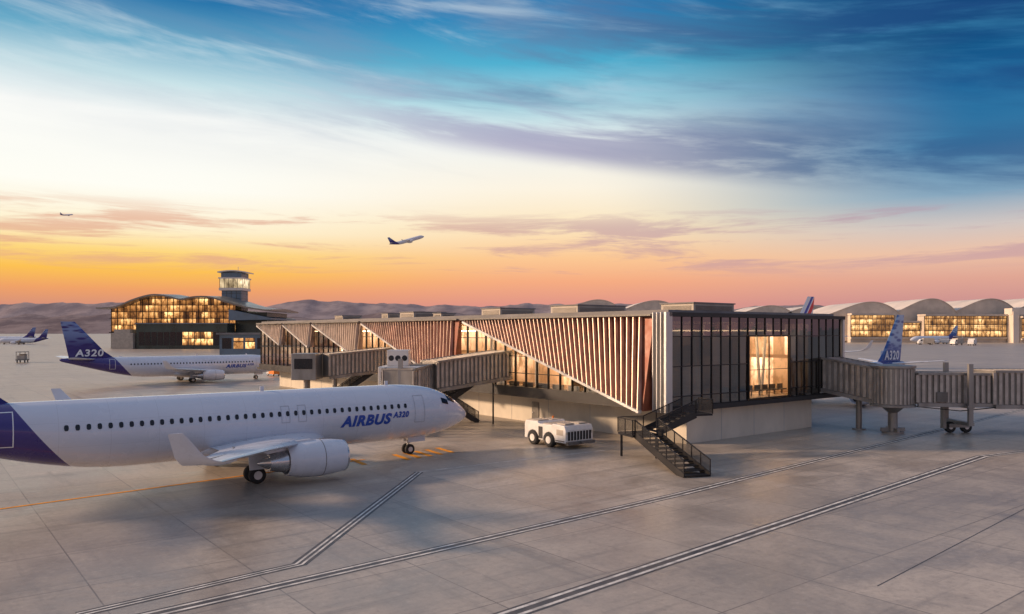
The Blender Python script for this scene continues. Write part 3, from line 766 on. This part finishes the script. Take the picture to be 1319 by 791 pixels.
# ------------------------------------------------------------ stairs
def flight(bt,bs,bh,bi,a,b_,w):
    a=Vector(a);b_=Vector(b_);d=b_-a;n=max(3,int(abs(d.z)/.18));dh=Vector((d.x,d.y,0)).normalized();sd=Vector((-dh.y,dh.x,0))*w/2
    run=Vector((d.x,d.y,0)).length/n
    for i in range(n):
        p=a+d*((i+.5)/n)
        bt.beam(p-dh*run*.55,p+dh*run*.55,w,.05)
    for s_ in (-1,1):
        o=sd*s_
        bs.beam(a+o,b_+o,.08,.5)
        bh.beam(a+o+Vector((0,0,1.1)),b_+o+Vector((0,0,1.1)),.07,.07)
        bi.face([a+o+Vector((0,0,.1)),b_+o+Vector((0,0,.1)),b_+o+Vector((0,0,1.05)),a+o+Vector((0,0,1.05))])
        m=max(2,int(d.length/1.1))
        for i in range(m+1):
            p=a+d*(i/m)+o;bh.beam(p,p+Vector((0,0,1.1)),.06,.06)
def rail(bh,bi,pts):
    for a,b_ in zip(pts[:-1],pts[1:]):
        a=Vector(a);b_=Vector(b_)
        for z_ in (1.1,): bh.beam(a+Vector((0,0,z_)),b_+Vector((0,0,z_)),.06,.06)
        bi.face([a+Vector((0,0,.05)),b_+Vector((0,0,.05)),b_+Vector((0,0,1.05)),a+Vector((0,0,1.05))])
        m=max(1,int((b_-a).length/1.1))
        for i in range(m+1):
            p=a.lerp(b_,i/m);bh.beam(p,p+Vector((0,0,1.1)),.06,.06)
def stair(name,label,loc,rz,parts):
    r=empty(name,loc,rz,label,'stairs')
    for p in parts:
        if p[0]=='f':
            bt,bs,bh,bi=MB(),MB(),MB(),MB();flight(bt,bs,bh,bi,*p[1:])
            bt.build('tread',MAT['darkmetal'],r);bs.build('stringer',MAT['soffit'],r);bh.build('handrail',MAT['darkmetal'],r);bi.build('railing_infill',MAT['infill'],r)
        if p[0]=='l': bl=MB();bl.box(*p[1]);bl.build('landing',MAT['darkmetal'],r)
        if p[0]=='r':
            bh,bi=MB(),MB();rail(bh,bi,p[1]);bh.build('handrail',MAT['darkmetal'],r);bi.build('railing_infill',MAT['infill'],r)
        if p[0]=='p': bp=MB();bp.beam(p[1],p[2],.14,.14);bp.build('support_post',MAT['darkmetal'],r)
    return r
stair('steel_stair','black steel switchback stair at the near corner of the black glass box',(14.6,60.4,0),R(20),[
    ('l',(-1.0,.5,-1.0,1.3,3.0,3.15)),('f',(-1.0,0,3.12),(-4.4,0,1.85),2.0),
    ('l',(-6.6,-4.4,-1.3,1.0,1.66,1.85)),('f',(-5.4,-1.3,1.84),(-5.9,-8.6,.02),1.9),
    ('r',[(-1.0,-1.0,3.15),(.5,-1.0,3.15),(.5,.9,3.15)]),
    ('r',[(-6.4,-1.3,1.85),(-6.6,-1.3,1.85),(-6.6,1.0,1.85),(-4.4,1.0,1.85)]),
    ('p',(-6.4,.8,0),(-6.4,.8,1.68)),('p',(-4.5,-1.1,0),(-4.5,-1.1,1.68))])
stair('steel_stair','dark service stair under the jet bridge nearest the foreground airliner nose',(-2.6,80.2,0),R(18),[
    ('l',(-1.2,1.0,-.9,.9,4.4,4.5)),('f',(-1.2,0,4.45),(-4.3,0,2.4),1.6),('l',(-5.7,-4.3,-.8,2.4,2.32,2.42)),('f',(-4.3,1.7,2.4),(-.6,1.7,.02),1.4),
    ('r',[(-4.4,-.8,2.42),(-5.7,-.8,2.42),(-5.7,2.4,2.42)]),('p',(-5.5,-.6,0),(-5.5,-.6,2.3)),('p',(-5.5,2.2,0),(-5.5,2.2,2.3)),('p',(.5,-.6,0),(.5,-.6,4.4)),('p',(-4.5,-.6,0),(-4.5,-.6,2.3))])
stair('steel_stair','dark service stair under the second jet bridge along the concourse',(-16.5,97.6,0),R(18),[
    ('l',(-1.0,1.0,-.9,.9,4.4,4.5)),('f',(-1.0,0,4.45),(-6.6,0,.6),1.4),('r',[(-1,-.9,4.5),(1,-.9,4.5)]),('p',(.5,-.6,0),(.5,-.6,4.4)),('p',(-6.6,0,0),(-6.6,0,.7))])

# ------------------------------------------------------------ jet bridges
def tunnel(r,a,b_,w,h,name='tunnel',pitch=.55,body='steel',rib='rib'):
    a=Vector(a);b_=Vector(b_);d=b_-a;dh=Vector((d.x,d.y,0)).normalized();sd=Vector((-dh.y,dh.x,0))*w/2;up=Vector((0,0,h))
    m=MB();m.hexa([a-sd,a+sd,a+sd+up,a-sd+up,b_-sd,b_+sd,b_+sd+up,b_-sd+up])
    t_=m.build(name,MAT[body],r,world=True)
    m=MB();n=max(2,int(d.length/pitch))
    for i in range(n+1):
        p=a+d*(i/n)
        for s_ in (-1,1):
            o=sd*s_*(1+.09/w*2)
            m.beam(p+o+Vector((0,0,.12)),p+o+up-Vector((0,0,.1)),pitch*.5,.12,(sd*s_).normalized())
        m.beam(p-sd*1.05+up+Vector((0,0,.04)),p+sd*1.05+up+Vector((0,0,.04)),.12,.08)
    m.build('rib_panel',MAT[rib],t_,world=True)
    m=MB()
    for s_ in (-1,1):
        m.beam(a+sd*s_*1.12+Vector((0,0,-.1)),b_+sd*s_*1.12+Vector((0,0,-.1)),.25,.34)
        m.beam(a+sd*s_*1.1+up,b_+sd*s_*1.1+up,.2,.22)
    m.build('edge_beam',MAT['steel'],t_,world=True)
def bogie(r,x,y,top):
    g=empty('wheel_carriage',(x-r.location.x,y-r.location.y,0));g.parent=r
    b=MB();b.box(-.95,.95,-.3,.3,.5,.85);b.box(-1.5,-1.2,-.25,.25,.4,top+.2)
    for s_ in (-1,1): b.box(-.2,.2,s_*2.0-.15,s_*2.0+.15,.9,top+3.6)
    b.box(-.25,.25,-2.2,2.2,.85,1.15);b.box(-.3,.3,-2.2,2.2,top-.45,top-.2);b.build('lift_column',MAT['steel'],g)
    for s_ in (-.75,.75):
        b=MB();b.lathe([(-.2,.2),(-.22,.45),(-.12,.52),(.12,.52),(.22,.45),(.2,.2)],(s_,0,.52),'y',22,cap=True);w_=b.build('wheel',MAT['rubber'],g,smooth=True)
        b=MB();b.lathe([(-.23,.03),(-.235,.2),(.235,.2),(.23,.03)],(s_,0,.52),'y',14,cap=True);b.build('rim',MAT['alu'],w_,smooth=True)
def pillar(r,x,y,top,rad=.28):
    b=MB();b.tube((x,y,0),(x,y,top),rad,16);b.tube((x,y,0),(x,y,.12),rad*2.2,16);b.build('support_pillar',MAT['steel'],r,world=True,smooth=True)
jb=empty('jet_bridge',(35.6,72.6,0),0,'long ribbed grey jet bridge running right from the black glass box','jet bridge')
tunnel(jb,(31.6,77.9,3.85),(35.3,73.6,2.95),3.0,3.05)
b=MB();b.lathe([(2.45,1.2),(2.5,1.95),(2.7,1.95),(2.75,1.8),(6.05,1.8),(6.1,1.98),(6.3,1.98),(6.45,.1)],(0,0,0),'z',36,cap=True);b.build('rotunda',MAT['steel'],jb,smooth=True)
b=MB()
for i in range(30):
    a=2*math.pi*i/30;b.beam((1.85*math.cos(a),1.85*math.sin(a),2.8),(1.85*math.cos(a),1.85*math.sin(a),6.0),.16,.1,(math.cos(a),math.sin(a),0))
b.build('rotunda_rib',MAT['rib'],jb)
b=MB();b.tube((0,0,0),(0,0,2.5),.42,20);b.tube((0,0,0),(0,0,.15),.95,20);b.tube((0,0,1.9),(0,0,2.5),.42,20,1.1);b.box(-1.1,1.1,-.12,.12,.15,.5);b.box(-.12,.12,-1.1,1.1,.15,.48);b.build('support_pillar',MAT['steel'],jb,smooth=True)
tunnel(jb,(37.1,72.6,2.85),(45.5,73.0,2.75),2.7,2.75)
tunnel(jb,(44.2,72.95,2.65),(62,73.9,2.5),3.2,3.15)
pillar(jb,33.6,75.2,3.0);bogie(jb,41.8,72.8,2.9)
b=MB();b.box(38.9,39.9,71.05,71.2,3.0,3.9);b.build('service_box',MAT['louvre'],jb,world=True)
b=MB();b.beam((37,71.1,2.6),(41,71.0,2.2),.08,.08);b.beam((41,71.0,2.2),(45,71.2,2.55),.08,.08);b.build('cable_loop',MAT['rubber'],jb,world=True)
jb=empty('jet_bridge',(-8.6,74.2,0),0,'ribbed jet bridge with pale cab reaching over the foreground airliner nose','jet bridge')
tunnel(jb,(-1.0,80.8,4.85),(-8.0,75.2,3.95),2.8,2.6,pitch=.5)
tunnel(jb,(-9.0,75.0,3.75),(-10.2,69.5,3.5),2.7,2.55,pitch=.6)
b=MB();b.box(-12.2,-8.4,70.6,74.4,3.4,6.25);b.build('cab',MAT['alu'],jb,world=True,bevel=.08)
b=MB();b.box(-11.6,-9.6,72.0,74,6.25,7.75);
b.build('air_handler',MAT['alu'],jb,world=True,bevel=.05)
for i in range(3):
    b=MB();b.lathe([(-.02,.22),(0,.26),(.02,.22)],(-11.2+.62*i,71.97,7.0),'y',16,cap=True)
    b.build('vent_grille',MAT['darkmetal'],jb,world=True)
b=MB();b.box(-11.9,-8.7,70.5,70.58,4.7,5.8);b.build('cab_window',MAT['pane'],jb,world=True)
pillar(jb,-8.6,75.4,3.9,.35);bogie(jb,-10.0,71.6,3.4)
jb=empty('jet_bridge',(-24.2,92.4,0),0,'ribbed jet bridge with square grey head, second along the concourse','jet bridge')
tunnel(jb,(-15.0,99.3,4.85),(-22.6,93.4,4.1),2.8,2.6,pitch=.5)
b=MB();b.box(-25.8,-22.9,90.6,93.8,3.8,6.9);b.build('cab',MAT['steel'],jb,world=True,bevel=.06)
b=MB();b.box(-25.4,-23.3,90.52,90.6,5.1,6.3);b.build('cab_window',MAT['pane'],jb,world=True)
pillar(jb,-21.5,94.2,4.1,.3);pillar(jb,-24.4,92.2,3.8,.35)

# ------------------------------------------------------------ vehicles
def wheel(r,x,y,rad,wd,z=None):
    z=rad if z is None else z
    b=MB();b.lathe([(-wd/2,rad*.55),(-wd/2,rad*.85),(-wd*.35,rad),(wd*.35,rad),(wd/2,rad*.85),(wd/2,rad*.55)],(x,y,z),'x',24,cap=True)
    t_=b.build('wheel',MAT['rubber'],r,smooth=True)
    b=MB();b.lathe([(-wd/2-.01,rad*.12),(-wd/2-.02,rad*.5),(wd/2+.02,rad*.5),(wd/2+.01,rad*.12)],(x,y,z),'x',16,cap=True);b.build('rim',MAT['cream'],t_,smooth=True)
q=G(728,580);c_=q+Vector((CB,SB,0))*1.55+Vector((-SB,CB,0))*2.6
tr=empty('tow_tractor',(c_.x,c_.y,0),BA,'low white aircraft tow tractor standing beside the concourse base wall','tow tractor')
hw=1.5
prof=[(-2.6,.5),(-2.6,1.55),(-2.45,1.88),(-1.0,1.95),(-.85,1.82),(.75,1.82),(.9,1.98),(2.45,1.98),(2.6,1.7),(2.6,.5)]
def arch(yc,r_): return [(yc+r_*math.cos(a),.5+r_*math.sin(a)*1.0) for a in [math.pi*i/8 for i in range(9)]]
b=MB();b.prism(prof+arch(1.5,.74)+arch(-.55,.74),'x',-hw,hw);b.build('body',MAT['cream'],tr,bevel=.05)
for sx in (-1,1):
    for yy_ in (1.5,-.55): wheel(tr,sx*(hw-.18),yy_,.60,.50)
b=MB()
for i in range(8): b.box(-1.25+i*.33,-1.07+i*.33,-2.66,-2.602,.72,1.42)
b.build('grille',MAT['darkmetal'],tr)
b=MB();b.box(-1.49,1.49,-2.85,-2.61,.38,.62);b.box(-.15,.15,-3.05,-2.86,.45,.6);b.build('bumper',MAT['louvre'],tr)
for sx in (-1.38,1.38):
    b=MB();b.box(sx-.09,sx+.09,-2.64,-2.602,1.2,1.4);b.build('headlight',MAT['headl'],tr)
for bx in ((-1.3,-.15,1.05,2.3,1.985,2.06),(.2,1.25,1.05,2.3,1.985,2.02),(-1.2,-.2,-2.2,-1.2,1.93,2.04),(.3,1.2,-2.2,-1.2,1.93,2.02),(-1.25,1.25,-.6,.5,1.823,1.88)):
    b=MB();b.box(*bx);b.build('deck_hatch',MAT['unit'],tr)
b=MB();b.box(-1.515,-1.503,-2.3,-1.5,1.1,1.55);b.build('side_locker',MAT['unit'],tr)
b=MB();b.box(-1.525,-1.503,-2.45,-1.35,.62,.68);b.box(-1.525,-1.503,.25,.75,.62,1.6);b.build('side_step',MAT['darkmetal'],tr)
b=MB();b.tube((1.0,1.8,2.02),(1.0,1.8,2.2),.08,12);b.build('beacon',MAT['orange'],tr)

def cart(label,px,py,rz,kind=0,col='cream',sc=1,group='service vehicles on the apron'):
    p=G(px,py);r=empty('service_cart' if kind==0 else 'service_truck',(p.x,p.y,0),rz,label,'cart' if kind==0 else 'truck',group)
    if kind==0:
        b=MB();b.box(-.8,.8,-1.5,1.5,.45,.6);b.build('deck',MAT['louvre'],r)
        b=MB();b.box(-.75,.75,-1.4,1.4,1.9,2.0)
        for sx in (-.7,.7):
            for sy in (-1.35,1.35): b.box(sx-.04,sx+.04,sy-.04,sy+.04,.6,1.9)
        b.build('canopy',MAT[col],r)
        for bx in ((-.6,.6,-1.25,-.1,.6,1.3),(-.55,.55,.05,1.1,.6,1.55)):
            b=MB();b.box(*bx);b.build('load',MAT['unit'],r)
        for sx in (-.6,.6):
            for sy in (-1.1,1.1): wheel(r,sx,sy,.24,.16)
    else:
        b=MB();b.prism([(-3,.6),(-3,2.6),(1,2.6),(1,.6)],'x',-1.1,1.1);b.build('cargo_box',MAT[col],r,bevel=.04)
        b=MB();b.prism([(1.1,.5),(1.1,2.2),(2.0,2.2),(2.6,1.4),(2.8,1.2),(2.8,.5)],'x',-1.0,1.0);b.build('cab',MAT['cream'],r,bevel=.04)
        for bx in ((-1.02,-1.003,1.4,2.0,1.4,2.0),(1.003,1.02,1.4,2.0,1.4,2.0)):
            b=MB();b.box(*bx);b.build('window',MAT['pane'],r)
        for sx in (-.9,.9):
            for sy in (-2,1.9): wheel(r,sx,sy,.42,.25)
    r.scale=(sc,sc,sc);return r
cart('lone box trailer on the open apron at far left',29,467,R(20),0,'louvre',1.7)
cart('open service cart under the second jet bridge, left one',402,500,R(60),0,'louvre',1.1)
cart('open service cart under the second jet bridge, right one',425,497,R(75),0,'orange',1.1)
cart('dark service truck parked behind the foreground airliner roof',458,503,R(50),1,'darkmetal',.75)
cart('small service truck by the second airliner nose',352,484,R(40),1,'orange',.7)
cart('small service truck beneath the second airliner nose, farther one',376,478,R(120),1,'cream',.8)
for i,(px,py) in enumerate(((1192,444),(1212,443),(1232,444.5),(1252,445))):
    cart('tiny service truck in front of the far terminal, number %d from left'%(i+1),px,py,R(80+i*20),1,'cream' if i%2 else 'unit',1.9)

# ------------------------------------------------------------ far pavilion and tower
pv=empty('curved_pavilion',(-187,450,0),0,'distant glazed pavilion glowing orange under a wavy roof','building')
pts=[(-46,23.6),(-38,24.6),(-29,28.4),(-18,31.2),(-9,30.2),(-2,28.6),(6,30.0),(15,29.8),(25,26.8),(35,24.2),(46,22.4)]
def zr(x):
    x=max(-46,min(46,x))
    for i in range(len(pts)-1):
        (a,za),(b2,zb)=pts[i],pts[i+1]
        if a<=x<=b2:
            p=pts[max(0,i-1)];q=pts[min(len(pts)-1,i+2)];u=(x-a)/(b2-a)
            m1=(zb-p[1])/(b2-p[0])*(b2-a);m2=(q[1]-za)/(q[0]-a)*(b2-a)
            return (2*u**3-3*u*u+1)*za+(u**3-2*u*u+u)*m1+(-2*u**3+3*u*u)*zb+(u**3-u*u)*m2
b=MB();rs=[]
for i in range(61):
    x=-50+100*i/60;z_=zr(x);rs.append([(x,-8,z_-.9),(x,-8,z_),(x,20,z_+1.0),(x,48,z_),(x,48,z_-.9)])
b.rings(rs);b.build('roof',MAT['pavroof'],pv,smooth=True)
for i in range(20):
    x0=-45+i*3.6;x1=x0+3.4
    for lo,hi in ((9.5,17.2),(17.5,None)):
        za=zr(x0)-1.0 if hi is None else hi;zb=zr(x1)-1.0 if hi is None else hi
        b=MB();b.face([(x0,0,lo),(x1,0,lo),(x1,0,zb),(x0,0,za)]);b.build('window',MAT['litfar'],pv)
b=MB()
for i in range(21): b.box(-45.2+i*3.6,-44.9+i*3.6,-.5,.2,0,zr(-45+i*3.6)-.9)
for z_ in (13.35,21.05): b.box(-46,27,-.3,.1,z_,z_+.25)
b.box(-46,27,-.6,.1,17.2,17.5);b.box(-46,27,-1.2,.1,9,9.5);b.build('mullion',MAT['mullion'],pv)
b=MB();b.box(-45.5,-24,1,40,0,9);b.box(27,45,0,40,0,21);b.box(-45,27,2,44,9.5,22);b.build('wall',MAT['greenglass'],pv)
b=MB();b.prism([(26,22.4),(50,17.5),(50,16.6),(26,16.2)],'y',-9,42);b.build('side_canopy',MAT['blueroof'],pv)
b=MB();b.box(-24,27,-14,-1.3,0,14);b.build('front_wing',MAT['greenglass'],pv)
b=MB();b.box(-24.5,27.5,-15,-1.3,14,14.6);b.build('front_roof',MAT['blueroof'],pv)
for i in range(14):
    b=MB();b.box(-22.5+i*3.5,-19.5+i*3.5,-14.15,-14.02,2,9.5);b.build('window',MAT['litfar'] if i in (7,8,9,10,11) else MAT['pane'],pv)
b=MB();b.box(-37,-25,-16,-4,0,9);b.box(-36,-27,-15,-5,9,11);b.build('annex',MAT['unit'],pv)
for i in range(4):
    b=MB();b.box(29+i*4,32+i*4,-.2,-.02,3,8);b.build('shutter',MAT['darkmetal'],pv)
tw=empty('control_tower',(-172,482,0),0,'airport control tower with lit cab and cantilevered flat roof','tower')
b=MB();b.box(-6,6,-6,6,0,35);b.build('shaft',MAT['towerc'],tw)
b=MB()
for z_ in range(3,34,3): b.box(-6.1,6.1,-6.1,6.1,z_,z_+.2)
for x_ in (-3,0,3): b.box(x_-.12,x_+.12,-6.12,-6,0,34.5)
b.build('shaft_band',MAT['greenglass'],tw)
b=MB();b.box(-7.3,7.3,-7.3,7.3,35,36.6);b.build('gallery',MAT['alu'],tw)
b=MB();b.box(-6.8,6.8,-6.8,6.8,36.6,42.2);b.build('cab_window',MAT['cab'],tw)
b=MB()
for i in range(6):
    x=-6.8+13.6*i/5
    b.beam((x,-6.9,36.6),(x,-6.9,42.2),.22,.22);b.beam((-6.9,x,36.6),(-6.9,x,42.2),.22,.22);b.beam((6.9,x,36.6),(6.9,x,42.2),.22,.22)
b.build('mullion',MAT['mullion'],tw)
b=MB();rs=[]
for i in range(13):
    x=-8+17*i/12;z_=46.2+1.1*math.sin(math.pi*i/12)*.8;rs.append([(x,-8,z_-.35),(x,8,z_-.35),(x,8,z_+.35),(x,-8,z_+.35)])
b.rings(rs);b.box(-7.6,7.6,-7.6,7.6,42.2,43);b.build('roof',MAT['alu'],tw,smooth=True)
b=MB();b.box(-6.3,6.3,-6.3,6.3,43,46);b.build('roof_plant',MAT['towerc'],tw)
b=MB();b.tube((2,0,46.5),(2,0,50),.15,8);b.build('mast',MAT['metal'],tw)
lk=empty('low_terminal_block',(-108,300,0),0,'low grey terminal block between the curved pavilion and the concourse','building')
b=MB();b.box(-2,45,-8,20,0,8.5);b.build('wall',MAT['towerc'],lk)
b=MB();b.box(-3,46,-9,21,8.5,9.2);b.build('roof',MAT['roofm'],lk)
for i in range(10):
    b=MB();b.box(-1+i*4.4,2.5+i*4.4,-8.15,-8.02,3.2,7.2);b.build('window',MAT['litfar'] if i%3 else MAT['pane'],lk)

# ------------------------------------------------------------ far terminal
def vz(u,skew): return (math.sin(math.pi*u**(math.log(.5)/math.log(skew)))**.85 if 0<u<1 else 0)
def vault(r,x0,x1,zb,zt,y0,y1,mat='vault',skew=.60):
    rs=[];n=30
    for i in range(n+1):
        u=i/n;x=x0+(x1-x0)*u;z_=zb+(zt-zb)*vz(u,skew)
        rs.append([(x,y0,z_-.5),(x,y0,z_),(x,y1,z_),(x,y1,z_-.5)])
    b=MB();b.rings(rs);b.build('vault_roof',MAT[mat],r,world=True,smooth=True)
    b=MB()
    poly=[(x0+.1,1)]+[(x0+.1+(x1-x0-.2)*i/20, zb-.55+(zt-zb)*vz(i/20,skew)) for i in range(21)]+[(x1-.1,1)]
    b.prism(poly,'y',y0+.6,y1-3);b.build('wall',MAT['beige'],r,world=True)
ft=empty('far_terminal',(400,720,0),0,'distant terminal with warm lit glazing under beige whale back vaults at right','building')
for k,(a,c,zb,zt) in enumerate(((1050,1150,25,38),(1134,1222,26,41),(1206,1300,26,41),(1284,1375,27,42.5))):
    vault(ft,(a-659.5)*.74,(c-659.5)*.74,zb,zt,722+k*1.1,800,skew=.62)
def glaz(r,x0,x1,z0,z1,y,n,mat='litwarm'):
    wd=(x1-x0)/n
    for i in range(n):
        b=MB();b.box(x0+i*wd+.2,x0+(i+1)*wd-.2,y,y+.3,z0,z1);b.build('window',MAT[mat],r,world=True)
    b=MB()
    for i in range(n+1): b.box(x0+i*wd-.16,x0+i*wd+.16,y-.3,y+.5,z0,z1)
    for zz in (z0,(z0+z1)/2,z1): b.box(x0,x1,y-.35,y+.4,zz-.18,zz+.18)
    b.build('mullion',MAT['louvre'],r,world=True)
    b=MB();b.box(x0-.2,x1+.2,y-2.5,y+12,z1+.25,z1+1.8);b.box(x0,x1,y+.6,y+12,0,z1);b.box(x0-.2,x1+.2,y-1.5,y+.5,z0-1.5,z0-.25);b.build('wall',MAT['beige'],r,world=True)
glaz(ft,312,352,5,25,715,10);glaz(ft,352.5,374,5,18,712,6);glaz(ft,374.5,449,5,24,705,20);glaz(ft,456,470,4,22,695,4)
for x0,x1 in ((449.5,455),(470,477)):
    b=MB();b.box(x0,x1,696,708,0,28);b.build('pier',MAT['vault'],ft,world=True)
b=MB();b.box(449,500,697,708,25,31);b.build('pier_cap',MAT['vault'],ft,world=True)
f2=empty('far_terminal',(150,930,0),0,'row of far beige vaulted roofs rising behind the concourse roof','building')
for (a,c,zt) in ((715,805,49),(785,880,48),(945,1018,42),(1000,1070,41)):
    vault(f2,(a-659.5)*.95,(c-659.5)*.95,31,zt,935,1010)
